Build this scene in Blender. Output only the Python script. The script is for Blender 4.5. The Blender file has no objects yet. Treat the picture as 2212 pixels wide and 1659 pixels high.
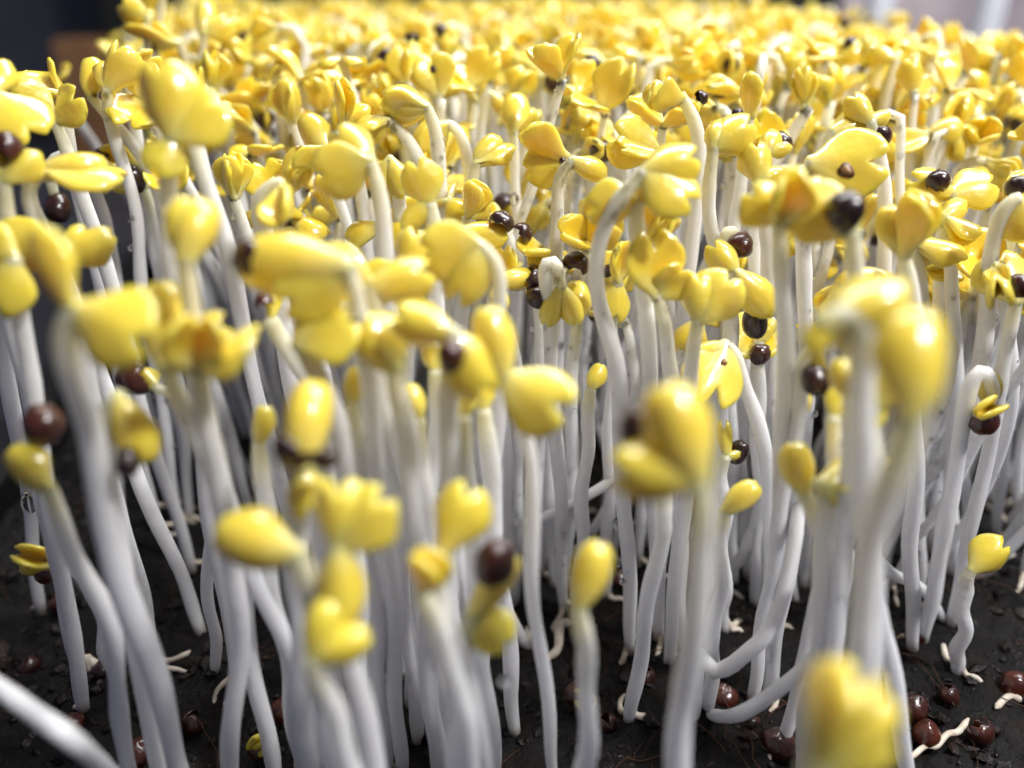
import bpy, math, random
import numpy as np
from mathutils import Matrix, Vector

random.seed(11)
rng = np.random.default_rng(11)
MM = 0.001
scene = bpy.context.scene
COL = scene.collection

# ---------------------------------------------------------------- camera
CAM_H = 58.0                       # mm above the soil
PITCH = math.radians(26.0)
FPX = 1770.0                       # focal length in pixels of a 2212 x 1659 view
CAM = np.array([0.0, 0.0, CAM_H])
FWD = np.array([0.0, math.cos(PITCH), -math.sin(PITCH)])
UPV = np.array([0.0, math.sin(PITCH), math.cos(PITCH)])
RGT = np.array([1.0, 0.0, 0.0])
cam_data = bpy.data.cameras.new('camera')
cam = bpy.data.objects.new('camera', cam_data)
COL.objects.link(cam)
cam.location = CAM * MM
cam.rotation_euler = (math.radians(90) - PITCH, 0, 0)
cam_data.sensor_width = 36.0
cam_data.lens = 36.0 * FPX / 2212.0
cam_data.clip_start = 0.002
cam_data.clip_end = 20.0
cam_data.dof.use_dof = True
cam_data.dof.focus_distance = 70.0 * MM
cam_data.dof.aperture_fstop = cam_data.lens / 1.85
scene.camera = cam

# ---------------------------------------------------------------- light
world = bpy.data.worlds.new('World')
scene.world = world
world.use_nodes = True
bg = world.node_tree.nodes['Background']
bg.inputs['Color'].default_value = (0.60, 0.64, 0.90, 1)
bg.inputs['Strength'].default_value = 0.17


def area_lamp(name, loc, target, size, power, colour):
    ld = bpy.data.lights.new(name, 'AREA')
    ld.shape = 'RECTANGLE'
    ld.size, ld.size_y = size
    ld.energy = power
    ld.color = colour
    o = bpy.data.objects.new(name, ld)
    COL.objects.link(o)
    o.location = loc
    d = Vector(target) - Vector(loc)
    o.rotation_euler = d.to_track_quat('-Z', 'Y').to_euler()
    return o


# long lamp of the growing shelf, hung over the tray, and a lamp beside the photographer
area_lamp('shelf_lamp', (0.05, 0.27, 0.42), (0.0, 0.17, 0.0), (0.40, 0.12), 2.2, (1.0, 0.98, 0.95))
area_lamp('side_lamp', (0.15, -0.03, 0.27), (0.0, 0.08, 0.04), (0.03, 0.03), 0.9, (1.0, 0.98, 0.97))
area_lamp('background_fill', (0.42, 0.30, 0.55), (0.30, 0.62, 0.0), (0.25, 0.25), 5.0, (0.92, 0.95, 1.0))  # added fill light, no visible source: brightens the white posts and pale board

scene.view_settings.view_transform = 'Standard'
scene.view_settings.look = 'None'
scene.view_settings.exposure = 0.0
scene.view_settings.gamma = 1.0
scene.view_settings.use_curve_mapping = False
scene.render.engine = 'CYCLES'
scene.cycles.use_denoising = True
scene.cycles.max_bounces = 7
scene.cycles.adaptive_threshold = 0.015
scene.cycles.transparent_max_bounces = 6
scene.cycles.transmission_bounces = 6
scene.cycles.caustics_refractive = False
scene.cycles.caustics_reflective = False


# ---------------------------------------------------------------- materials
def new_mat(name):
    m = bpy.data.materials.new(name)
    m.use_nodes = True
    nt = m.node_tree
    return m, nt, nt.nodes['Principled BSDF']


def nd(nt, kind, **kw):
    n = nt.nodes.new(kind)
    for k, v in kw.items():
        setattr(n, k, v)
    return n


def ramp(nt, fac, stops):
    r = nd(nt, 'ShaderNodeValToRGB')
    e = r.color_ramp.elements
    while len(e) < len(stops):
        e.new(0.5)
    for i, (p, c) in enumerate(stops):
        e[i].position = p
        e[i].color = (*c, 1)
    nt.links.new(fac, r.inputs['Fac'])
    return r.outputs['Color']


def noise(nt, scale, detail=3, rough=0.5):
    tc = nd(nt, 'ShaderNodeTexCoord')
    n = nd(nt, 'ShaderNodeTexNoise')
    n.inputs['Scale'].default_value = scale
    n.inputs['Detail'].default_value = detail
    n.inputs['Roughness'].default_value = rough
    nt.links.new(tc.outputs['Object'], n.inputs['Vector'])
    return n.outputs['Fac']


def mixc(nt, fac, a, b, mode='MIX'):
    m = nd(nt, 'ShaderNodeMix', data_type='RGBA', blend_type=mode)
    for sock, v in ((m.inputs[0], fac), (m.inputs[6], a), (m.inputs[7], b)):
        if hasattr(v, 'is_linked'):
            nt.links.new(v, sock)
        elif isinstance(v, (int, float)):
            sock.default_value = v
        else:
            sock.default_value = (*v, 1)
    return m.outputs[2]


def bump(nt, bsdf, fac, dist, strength=1.0):
    b = nd(nt, 'ShaderNodeBump')
    b.inputs['Distance'].default_value = dist
    b.inputs['Strength'].default_value = strength
    nt.links.new(fac, b.inputs['Height'])
    nt.links.new(b.outputs['Normal'], bsdf.inputs['Normal'])


def attr(nt, name):
    a = nd(nt, 'ShaderNodeAttribute')
    a.attribute_name = name
    return a.outputs['Fac']


def sss(bsdf, w, radius, scale):
    bsdf.inputs['Subsurface Weight'].default_value = w
    bsdf.inputs['Subsurface Radius'].default_value = radius
    bsdf.inputs['Subsurface Scale'].default_value = scale


def mat_stem():
    m, nt, b = new_mat('pale_stem')
    al = attr(nt, 'along')
    rnd = attr(nt, 'tone')
    col = ramp(nt, al, [(0.0, (0.62, 0.54, 0.46)), (0.05, (0.84, 0.84, 0.86)), (0.60, (0.87, 0.87, 0.90)),
                        (0.90, (0.88, 0.87, 0.82)), (1.0, (0.86, 0.80, 0.50))])
    n = noise(nt, 900, 3)
    col = mixc(nt, 0.18, col, ramp(nt, n, [(0.3, (0.70, 0.70, 0.70)), (0.7, (0.92, 0.92, 0.92))]), 'MULTIPLY')
    col = mixc(nt, rnd, col, mixc(nt, 1.0, col, (0.94, 0.93, 0.92), 'MULTIPLY'))
    nt.links.new(col, b.inputs['Base Color'])
    b.inputs['Roughness'].default_value = 0.45
    b.inputs['Specular IOR Level'].default_value = 0.32
    sss(b, 0.9, (1.0, 0.97, 0.95), 0.0016)
    bump(nt, b, noise(nt, 2300, 4, 0.6), 0.00012, 0.7)
    return m


def mat_leaf():
    m, nt, b = new_mat('yellow_cotyledon')
    al = attr(nt, 'along')
    rnd = attr(nt, 'tone')
    a = ramp(nt, al, [(0.0, (0.86, 0.80, 0.48)), (0.16, (0.87, 0.74, 0.22)), (0.45, (0.87, 0.64, 0.028)), (1.0, (0.88, 0.66, 0.040))])
    c = ramp(nt, al, [(0.0, (0.86, 0.80, 0.46)), (0.2, (0.86, 0.74, 0.24)), (0.5, (0.80, 0.60, 0.055)), (1.0, (0.83, 0.64, 0.085))])
    col = mixc(nt, rnd, a, c)
    pl = nd(nt, 'ShaderNodeMath', operation='MULTIPLY')
    nt.links.new(attr(nt, 'pale'), pl.inputs[0]); pl.inputs[1].default_value = 0.4
    col = mixc(nt, pl.outputs[0], col, (0.90, 0.73, 0.13))
    n = noise(nt, 420, 3)
    col = mixc(nt, 0.45, col, ramp(nt, n, [(0.30, (0.80, 0.74, 0.62)), (0.62, (1.0, 1.0, 1.0))]), 'MULTIPLY')
    n2 = noise(nt, 260, 2)
    col = mixc(nt, ramp(nt, n2, [(0.58, (0, 0, 0)), (0.76, (0.4, 0.4, 0.4))]), col, (0.84, 0.56, 0.09))
    nt.links.new(col, b.inputs['Base Color'])
    b.inputs['Roughness'].default_value = 0.30
    b.inputs['Specular IOR Level'].default_value = 0.5
    b.inputs['Coat Weight'].default_value = 1.0
    b.inputs['Coat Roughness'].default_value = 0.035
    sss(b, 0.6, (1.0, 0.75, 0.15), 0.0012)
    bump(nt, b, noise(nt, 620, 5, 0.6), 0.00030, 0.5)
    return m


def mat_coat():
    m, nt, b = new_mat('seed_coat')
    n = noise(nt, 700, 4, 0.6)
    rnd = attr(nt, 'tone')
    dark = ramp(nt, n, [(0.3, (0.010, 0.003, 0.003)), (0.7, (0.030, 0.008, 0.006))])
    red = ramp(nt, n, [(0.3, (0.035, 0.006, 0.003)), (0.7, (0.11, 0.022, 0.007))])
    nt.links.new(mixc(nt, rnd, dark, red), b.inputs['Base Color'])
    b.inputs['Roughness'].default_value = 0.30
    b.inputs['Coat Weight'].default_value = 0.6
    b.inputs['Coat Roughness'].default_value = 0.10
    vor = nd(nt, 'ShaderNodeTexVoronoi')
    tc = nd(nt, 'ShaderNodeTexCoord')
    nt.links.new(tc.outputs['Object'], vor.inputs['Vector'])
    vor.inputs['Scale'].default_value = 5200
    bump(nt, b, vor.outputs['Distance'], 0.00005, 0.5)
    return m


def mat_simple(name, stops, scale, rough=0.5, spec=0.5, bdist=0.0, bscale=None, coat=0.0):
    m, nt, b = new_mat(name)
    nt.links.new(ramp(nt, noise(nt, scale, 4, 0.6), stops), b.inputs['Base Color'])
    b.inputs['Roughness'].default_value = rough
    b.inputs['Specular IOR Level'].default_value = spec
    b.inputs['Coat Weight'].default_value = coat
    b.inputs['Coat Roughness'].default_value = 0.12
    if bdist:
        bump(nt, b, noise(nt, bscale or scale * 3, 4, 0.6), bdist, 0.8)
    return m


def mat_soil():
    m, nt, b = new_mat('wet_soil')
    n = noise(nt, 330, 5, 0.65)
    col = ramp(nt, n, [(0.35, (0.0025, 0.002, 0.002)), (0.55, (0.005, 0.0035, 0.003)), (0.75, (0.014, 0.006, 0.004))])
    nt.links.new(col, b.inputs['Base Color'])
    r = ramp(nt, noise(nt, 210, 3), [(0.36, (0.10, 0.10, 0.10)), (0.52, (0.75, 0.75, 0.75))])
    nt.links.new(r, b.inputs['Roughness'])
    b.inputs['Specular IOR Level'].default_value = 0.28
    bump(nt, b, noise(nt, 1500, 5, 0.65), 0.0005, 1.0)
    return m


def mat_water():
    m, nt, b = new_mat('water')
    b.inputs['Base Color'].default_value = (1, 1, 1, 1)
    b.inputs['Roughness'].default_value = 0.02
    b.inputs['IOR'].default_value = 1.33
    b.inputs['Transmission Weight'].default_value = 1.0
    return m


M_STEM, M_LEAF, M_COAT, M_SOIL, M_WATER = mat_stem(), mat_leaf(), mat_coat(), mat_soil(), mat_water()
M_ROOT = mat_simple('root', [(0.3, (0.55, 0.45, 0.34)), (0.7, (0.78, 0.72, 0.62))], 900, 0.5, 0.4, 0.0001)
M_SPOT = mat_simple('brown_spot', [(0.3, (0.22, 0.10, 0.03)), (0.7, (0.34, 0.19, 0.07))], 2500, 0.45)
M_RING = mat_simple('brown_ring', [(0.3, (0.085, 0.030, 0.010)), (0.7, (0.14, 0.055, 0.02))], 2500, 0.45)
M_CRUMB = mat_simple('bark_crumb', [(0.3, (0.003, 0.0025, 0.002)), (0.55, (0.008, 0.004, 0.003)), (0.8, (0.030, 0.009, 0.005))], 110, 0.42, 0.3, 0.0004, 1500)
M_FIBRE = mat_simple('coir_fibre', [(0.3, (0.03, 0.012, 0.006)), (0.7, (0.09, 0.04, 0.02))], 300, 0.6, 0.3)
M_TRAY = mat_simple('black_plastic', [(0.3, (0.012, 0.012, 0.013)), (0.7, (0.02, 0.02, 0.022))], 60, 0.35)
M_BENCH = mat_simple('dark_bench', [(0.3, (0.020, 0.021, 0.026)), (0.7, (0.035, 0.036, 0.045))], 14, 0.5)
M_SLATE = mat_simple('slate_wall', [(0.3, (0.055, 0.062, 0.085)), (0.7, (0.12, 0.13, 0.165))], 5, 0.7)
M_BLACK = mat_simple('black_bin', [(0.3, (0.004, 0.005, 0.004)), (0.7, (0.010, 0.011, 0.008))], 12, 0.6)
M_WOOD = mat_simple('brown_wood', [(0.3, (0.16, 0.075, 0.030)), (0.7, (0.27, 0.14, 0.065))], 30, 0.6)
M_PALE = mat_simple('pale_board', [(0.35, (0.30, 0.24, 0.27)), (0.65, (0.56, 0.47, 0.47))], 16, 0.8)
M_WHITE = mat_simple('white_post', [(0.3, (0.78, 0.79, 0.85)), (0.7, (0.86, 0.86, 0.90))], 20, 0.35)


# ---------------------------------------------------------------- mesh helpers (all in mm, meshes stored in metres)
def make_mesh(name, verts, faces, mats, along=None, tone=None, smooth=True, mat_index=None, pale=None):
    me = bpy.data.meshes.new(name)
    v = np.asarray(verts, dtype=np.float64) * MM
    me.from_pydata(v.tolist() if not isinstance(verts, list) else v.tolist(), [], [list(f) for f in faces])
    for m in (mats if isinstance(mats, (list, tuple)) else [mats]):
        me.materials.append(m)
    if along is not None:
        a = me.attributes.new('along', 'FLOAT', 'POINT')
        a.data.foreach_set('value', np.asarray(along, dtype=np.float32))
    if tone is not None:
        a = me.attributes.new('tone', 'FLOAT', 'POINT')
        t = np.full(len(v), tone, dtype=np.float32) if np.isscalar(tone) else np.asarray(tone, dtype=np.float32)
        a.data.foreach_set('value', t)
    if pale is not None:
        a = me.attributes.new('pale', 'FLOAT', 'POINT')
        a.data.foreach_set('value', np.asarray(pale, dtype=np.float32))
    if mat_index is not None:
        me.polygons.foreach_set('material_index', np.asarray(mat_index, dtype=np.int32))
    if smooth:
        me.polygons.foreach_set('use_smooth', [True] * len(me.polygons))
    me.update()
    return me


def link(name, me, parent=None, mat=None):
    o = bpy.data.objects.new(name, me)
    COL.objects.link(o)
    if parent is not None:
        o.parent = parent
    if mat is not None:
        o.matrix_basis = mat
    return o


def tag(o, label, cat, group=None, kind=None):
    if label:
        o['label'] = label
    if cat:
        o['category'] = cat
    if group:
        o['group'] = group
    if kind:
        o['kind'] = kind
    return o


def unit(v):
    v = np.asarray(v, float)
    return v / (np.linalg.norm(v) + 1e-12)


def px(x, y, d):
    """point seen at pixel (x, y) of a 2212 x 1659 view, d mm along the optical axis"""
    return CAM + d * (FWD + (x - 1106.0) / FPX * RGT + (829.5 - y) / FPX * UPV)


def proj(p):
    q = np.asarray(p) - CAM
    d = q @ FWD
    return 1106 + FPX * (q @ RGT) / d, 829.5 - FPX * (q @ UPV) / d, d


def on_ground(x, y, z=0.0):
    r = px(x, y, 1.0) - CAM
    return CAM + r * ((z - CAM_H) / r[2])


def spline(pts, n, dense=1.0, cut=False):
    """Catmull-Rom through pts, n samples evenly spaced by length"""
    P = np.asarray(pts, float)
    P = np.vstack([2 * P[0] - P[1], P, 2 * P[-1] - P[-2]])
    out = []
    for i in range(1, len(P) - 2):
        p0, p1, p2, p3 = P[i - 1], P[i], P[i + 1], P[i + 2]
        for t in np.linspace(0, 1, 14, endpoint=False):
            out.append(0.5 * ((2 * p1) + (-p0 + p2) * t + (2 * p0 - 5 * p1 + 4 * p2 - p3) * t * t + (-p0 + 3 * p1 - 3 * p2 + p3) * t ** 3))
    out.append(P[-2])
    out = np.array(out)
    s = np.concatenate([[0], np.cumsum(np.linalg.norm(np.diff(out, axis=0), axis=1))])
    if cut:                                    # round the corners off
        k = int(len(out) * 0.02) + 2
        f = np.linspace(0, s[-1], len(out) * 2)
        out = np.stack([np.interp(f, s, out[:, q]) for q in range(3)], 1)
        for _ in range(3):
            w = np.copy(out)
            for i in range(1, len(out) - 1):
                a = min(i, len(out) - 1 - i, k)
                w[i] = (out[i - a] + out[i] + out[i + a]) / 3
            out = w
        s = np.concatenate([[0], np.cumsum(np.linalg.norm(np.diff(out, axis=0), axis=1))])
    u = s[-1] * (1 - (1 - np.linspace(0, 1, n)) ** dense)
    return np.stack([np.interp(u, s, out[:, k]) for k in range(3)], 1)


def tube(path, radii, sides=10, wob=0.05, seed=0, cap=True):
    r_ = np.random.default_rng(seed)
    n = len(path)
    T = np.gradient(path, axis=0)
    T /= np.linalg.norm(T, axis=1)[:, None] + 1e-9
    ref = np.array([1.0, 0.13, 0.2])
    N = ref - T[0] * (ref @ T[0])
    N = unit(N)
    verts, faces = [], []
    ph = r_.uniform(0, 6.28)
    ell = r_.uniform(0.0, 0.12)
    ang = np.linspace(0, 2 * math.pi, sides, endpoint=False)
    wobble = 1 + wob * np.interp(np.arange(n), np.arange(0, n + 2, 2), r_.uniform(-1, 1, len(np.arange(0, n + 2, 2))))
    for i in range(n):
        N = unit(N - T[i] * (N @ T[i]))
        B = np.cross(T[i], N)
        rr = radii[i] * wobble[i] * (1 + ell * np.cos(2 * ang + ph))
        verts.append(path[i] + np.outer(rr * np.cos(ang), N) + np.outer(rr * np.sin(ang), B))
    V = np.vstack(verts)
    for i in range(n - 1):
        a, b = i * sides, (i + 1) * sides
        for k in range(sides):
            k2 = (k + 1) % sides
            faces.append((a + k, a + k2, b + k2, b + k))
    ln = np.concatenate([[0], np.cumsum(np.linalg.norm(np.diff(path, axis=0), axis=1))])
    al = np.repeat(ln / ln[-1], sides)
    if cap:
        for end, i in ((0, 0), (1, n - 1)):
            c = len(V)
            V = np.vstack([V, path[i] + (T[i] if end else -T[i]) * radii[i] * 0.6])
            al = np.append(al, float(end))
            for k in range(sides):
                k2 = (k + 1) % sides
                faces.append((i * sides + k, i * sides + k2, c) if end else (k2, k, c))
    return V, faces, al


# shapes of a seed leaf: length, width, fold, edge curl, bend, notch, thickness
SHAPE = {
    'F': (3.7, 3.7, 14, 14, 10, 0.20, 0.50),      # nearly flat
    'C': (3.6, 3.9, 40, 26, 24, 0.22, 0.55),      # cupped
    'K': (3.5, 4.6, 76, 8, 16, 0.26, 0.55),       # folded like a clam
    'M': (3.3, 3.8, -26, -34, -44, 0.18, 0.50),   # edges turned down like a mushroom
    'E': (3.7, 2.9, 30, 46, 28, 0.06, 0.65),      # egg shaped
    'R': (3.4, 3.3, 44, 66, 62, 0.08, 0.70),      # rolled up ball
    'B': (4.2, 4.3, 16, 14, -12, 0.27, 0.50),      # broad with a deep notch
    'D': (3.0, 2.5, 66, 20, 30, 0.12, 0.60),      # small closed bud
}
LEAF_CACHE = {}


def leaf_geo(code, var, ns=13, nt=11):
    r_ = np.random.default_rng(1000 + var * 31 + ord(code))
    L, W, fold, edge, bend, notch, th = SHAPE[code]
    L *= r_.uniform(0.93, 1.07); W *= r_.uniform(0.93, 1.07)
    fold = math.radians(fold + r_.uniform(-7, 7)); edge = math.radians(edge + r_.uniform(-8, 8))
    bend = math.radians(bend + r_.uniform(-10, 10)); asym = r_.uniform(-0.12, 0.12)
    notch *= r_.uniform(0.8, 1.2)
    s = np.sin(np.linspace(-math.pi / 2, math.pi / 2, ns))
    t = 0.5 - 0.5 * np.cos(np.linspace(0, math.pi, nt)); t = 0.35 * t + 0.65 * np.linspace(0, 1, nt)
    g = np.interp(t, [0, 0.1, 0.25, 0.45, 0.65, 0.82, 0.93, 1.0], [0.17, 0.24, 0.62, 0.93, 1.0, 0.93, 0.80, 0.62])
    # cross-section curve
    sa = np.linspace(0, 1, 40)
    ang = fold * np.tanh(sa / 0.16) + edge * sa
    cx = np.concatenate([[0], np.cumsum(np.cos(ang[:-1]) / 39)]); cz = np.concatenate([[0], np.cumsum(np.sin(ang[:-1]) / 39)])
    tt = np.linspace(0, 1, 60)
    bang = bend * tt * 1.5
    sy = np.concatenate([[0], np.cumsum(np.cos(bang[:-1]) / 59)]); sz = np.concatenate([[0], np.cumsum(np.sin(bang[:-1]) / 59)])
    P = np.zeros((nt, ns, 3)); TH = np.zeros((nt, ns))
    wave = r_.uniform(0, 6.28)
    for i, ti in enumerate(t):
        for j, sj in enumerate(s):
            a = abs(sj)
            ytop = 1 - notch * (1 - min(a / 0.5, 1)) ** 1.6 - 0.16 * max(0, (a - 0.5) / 0.5) ** 2
            y = ti * (1 + (ytop - 1) * ti)
            wloc = W / 2 * g[i] * (1 + asym * sj)
            x = np.sign(sj) * np.interp(a, sa, cx) * wloc
            z = np.interp(a, sa, cz) * wloc + (0.11 * math.sin(wave + 5 * ti + 2.5 * sj) + 0.07 * math.sin(2.3 * wave + 9 * ti - 4 * sj)) * a
            b = np.interp(y, tt, bang)
            yy = np.interp(y, tt, sy) * L
            zz = np.interp(y, tt, sz) * L
            P[i, j] = (x, yy - z * math.sin(b), zz + z * math.cos(b))
            TH[i, j] = th * (0.28 + 0.72 * math.sqrt(max(0, 1 - a ** 5)) * math.sqrt(max(0, 1 - ti ** 9)))
    du = np.gradient(P, axis=1); dv = np.gradient(P, axis=0)
    N = np.cross(du, dv); N /= np.linalg.norm(N, axis=2)[:, :, None] + 1e-9
    top = (P + N * TH[:, :, None] / 2).reshape(-1, 3); bot = (P - N * TH[:, :, None] / 2).reshape(-1, 3)
    rimc = []
    V = np.vstack([top, bot]); n = nt * ns
    F = []
    for i in range(nt - 1):
        for j in range(ns - 1):
            q = (i * ns + j, i * ns + j + 1, (i + 1) * ns + j + 1, (i + 1) * ns + j)
            F.append(q); F.append(tuple(n + k for k in q[::-1]))
    ring = [j for j in range(ns)] + [i * ns + ns - 1 for i in range(1, nt)] + [(nt - 1) * ns + j for j in range(ns - 2, -1, -1)] + [i * ns for i in range(nt - 2, 0, -1)]
    # rounded rim: an extra loop pushed outwards
    ctr = P.reshape(-1, 3)
    cen = P[nt // 2, ns // 2]
    base = len(V)
    push = []
    for q in ring:
        i, j = divmod(q, ns)
        inn = P[min(max(i, 1), nt - 2), min(max(j, 1), ns - 2)]
        o = unit(P[i, j] - inn) if np.linalg.norm(P[i, j] - inn) > 1e-6 else np.zeros(3)
        push.append(P[i, j] + o * TH[i, j] * 0.42)
    V = np.vstack([V, np.array(push)])
    m = len(ring)
    for k in range(m):
        k2 = (k + 1) % m
        F.append((ring[k2], ring[k], base + k, base + k2))
        F.append((base + k2, base + k, n + ring[k], n + ring[k2]))
    al1 = np.repeat(t, ns)
    al = np.concatenate([al1, al1, [t[q // ns] for q in ring]])
    pale = np.concatenate([0.55 * np.abs(np.tile(s, nt)) ** 4, np.full(n, 1.0), np.full(m, 0.75)])
    return V, F, al, P, pale


def leaf_mesh(code, var):
    k = (code, var)
    if k not in LEAF_CACHE:
        V, F, al, P, pale = leaf_geo(code, var)
        LEAF_CACHE[k] = (make_mesh('cotyledon', V, F, M_LEAF, al, (var * 0.37) % 1.0, pale=pale), P)
    return LEAF_CACHE[k]


def seed_geo(kind, var, nu=18, nv=12):
    """whole: closed ball with a raised hilum; cap: torn half shell; split: ball with an open slit. Radius 1 mm"""
    r_ = np.random.default_rng(500 + var)
    lobes = r_.uniform(0, 6.28, 4)
    V, F = [], []
    def rad(th, ph):
        r = 1 + 0.055 * math.sin(2 * ph + lobes[0]) + 0.05 * math.sin(3 * th + lobes[1]) + 0.02 * math.sin(5 * ph + 4 * th + lobes[2])
        r += 0.10 * math.exp(-((th - 1.3) ** 2 + (math.atan2(math.sin(ph - lobes[2]), math.cos(ph - lobes[2]))) ** 2) / 0.07)
        return r
    if kind == 'whole':
        for i in range(nv + 1):
            th = math.pi * i / nv
            for j in range(nu):
                ph = 2 * math.pi * j / nu
                r = rad(th, ph)
                r *= 1 - 0.11 * math.exp(-(math.sin(ph - lobes[3]) / 0.2) ** 2) * math.sin(th) ** 2
                if th > 2.2:
                    r *= 1 + 0.10 * (th - 2.2)
                V.append((r * math.sin(th) * math.cos(ph), 0.93 * r * math.sin(th) * math.sin(ph), 1.04 * r * math.cos(th)))
        for i in range(nv):
            for j in range(nu):
                j2 = (j + 1) % nu
                F.append((i * nu + j, (i + 1) * nu + j, (i + 1) * nu + j2, i * nu + j2))
    else:
        top = math.radians(98 if kind == 'cap' else 128)
        for sh in (0, 1):
            for i in range(nv + 1):
                for j in range(nu):
                    ph = 2 * math.pi * j / nu
                    lim = top + 0.20 * math.sin(2 * ph + lobes[0]) + 0.13 * math.sin(5 * ph + lobes[1]) + 0.10 * math.sin(9 * ph + lobes[2])
                    if kind == 'split':
                        lim -= 1.1 * math.exp(-(math.atan2(math.sin(ph - 0.4), math.cos(ph - 0.4)) / 0.35) ** 2)
                    th = lim * i / nv
                    r = rad(th, ph) - (0.09 if sh else 0)
                    V.append((r * math.sin(th) * math.cos(ph), 0.95 * r * math.sin(th) * math.sin(ph), r * math.cos(th)))
        off = (nv + 1) * nu
        for i in range(nv):
            for j in range(nu):
                j2 = (j + 1) % nu
                q = (i * nu + j, (i + 1) * nu + j, (i + 1) * nu + j2, i * nu + j2)
                F.append(q); F.append(tuple(off + k for k in q[::-1]))
        for j in range(nu):
            j2 = (j + 1) % nu
            a = nv * nu
            F.append((a + j, off + a + j, off + a + j2, a + j2))
    return np.array(V), F


SEED_CACHE = {}


def seed_mesh(kind, var, tone):
    k = (kind, var, round(tone, 1))
    if k not in SEED_CACHE:
        V, F = seed_geo(kind, var)
        SEED_CACHE[k] = make_mesh('seed_coat', V, F, M_COAT, np.zeros(len(V)), round(tone, 1))
    return SEED_CACHE[k]


def frame(xa, ya, za, loc, s=1.0):
    m = Matrix.Identity(4)
    for c, v in enumerate((xa, ya, za)):
        for r in range(3):
            m[r][c] = float(v[r]) * s
    for r in range(3):
        m[r][3] = float(loc[r]) * MM
    return m


def leaf_frame(d, nrm, loc, s):
    y = unit(d)
    z = unit(nrm - y * (nrm @ y))
    x = np.cross(y, z)
    return frame(x, y, z, loc, s)


def seed_frame(d, loc, s, spin=0.0):
    """z axis (closed end) along d"""
    z = unit(d)
    a = np.array([0.3, 0.5, 0.8]) if abs(z[2]) < 0.9 else np.array([1.0, 0, 0])
    x = unit(np.cross(a, z)); y = np.cross(z, x)
    x, y = x * math.cos(spin) + y * math.sin(spin), -x * math.sin(spin) + y * math.cos(spin)
    return frame(x, y, z, loc, s)


ICO = None


def dew_part(parent, base, path, radii, n, seed):
    """tiny beads of water on a stem, one joined part"""
    r_ = np.random.default_rng(seed)
    V, F = [], []
    lat, lon = 4, 7
    for _ in range(n):
        i = r_.integers(1, len(path) - 2)
        c = path[i] + (path[i + 1] - path[i]) * r_.uniform()
        T = unit(path[i + 1] - path[i])
        o = unit(r_.normal(size=3) + np.array([0, -0.9, 0]))
        o = unit(o - T * (o @ T))
        rr = r_.choice([0.09, 0.13, 0.17, 0.22, 0.32], p=[.3, .3, .2, .14, .06])
        c = c + o * (radii[i] + rr * 0.35) - base
        b0 = len(V)
        for a in range(lat + 1):
            th = math.pi * a / lat
            for k in range(lon):
                ph = 2 * math.pi * k / lon
                V.append(c + rr * np.array([math.sin(th) * math.cos(ph), math.sin(th) * math.sin(ph), math.cos(th) * 1.15]))
        for a in range(lat):
            for k in range(lon):
                k2 = (k + 1) % lon
                F.append((b0 + a * lon + k, b0 + (a + 1) * lon + k, b0 + (a + 1) * lon + k2, b0 + a * lon + k2))
    if V:
        o = link('dew', make_mesh('dew', np.array(V), F, M_WATER), parent)
        o['kind'] = 'stuff'


# ---------------------------------------------------------------- setting: bench, wall, tray, soil
def box_mesh(name, lo, hi, mat, bev=1.5):
    import bmesh
    bm = bmesh.new()
    bmesh.ops.create_cube(bm, size=1.0)
    lo, hi = np.array(lo, float), np.array(hi, float)
    for v in bm.verts:
        v.co = Vector(((lo + hi) / 2 + np.array(v.co) * (hi - lo)) * MM)
    bmesh.ops.bevel(bm, geom=bm.edges[:], offset=bev * MM, segments=2, affect='EDGES')
    me = bpy.data.meshes.new(name)
    bm.to_mesh(me); bm.free()
    me.materials.append(mat)
    return me


tag(link('bench', box_mesh('bench', (-900, -200, -80), (900, 760, -46), M_BENCH, 3)), 'dark bench top that carries the seedling tray', 'bench', kind='structure')
tag(link('wall', box_mesh('wall', (-900, 700, -46), (900, 740, 700), M_SLATE, 3)), 'dark slate grey wall behind the bench', 'wall', kind='structure')
tag(link('storage_bin', box_mesh('storage_bin', (-262, 560, -46), (206, 660, 190), M_BLACK, 6)), 'large black bin standing on the bench beyond the tray', 'bin')
tag(link('wooden_block', box_mesh('wooden_block', (-262, 500, -46), (-238, 530, 30), M_WOOD, 2)), 'upright brown wooden block beside the black bin', 'block')
tag(link('pale_board', box_mesh('pale_board', (214, 600, -46), (560, 612, 300), M_PALE, 2)), 'pale pinkish board standing behind two white posts', 'board')
for xx, lab in ((176, 'white metal post beside the black bin'), (231, 'white metal post in front of the pale pinkish board')):
    root = bpy.data.objects.new('rack_post', None); COL.objects.link(root)
    root.location = (xx * MM, 440 * MM, -46 * MM)
    tag(root, lab, 'post', 'white rack posts')
    link('post_shaft', box_mesh('post_shaft', (0, 0, 6), (11, 11, 420), M_WHITE, 1.5), root)
    link('post_foot', box_mesh('post_foot', (-4, -4, 0), (15, 15, 5.9), M_TRAY, 1.5), root)


def edge_left(y):
    return -56 - 0.20 * (y - 60)


def edge_right(y):
    return 77 + 0.17 * (y - 130)


YN, YF = 12.0, 345.0


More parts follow.
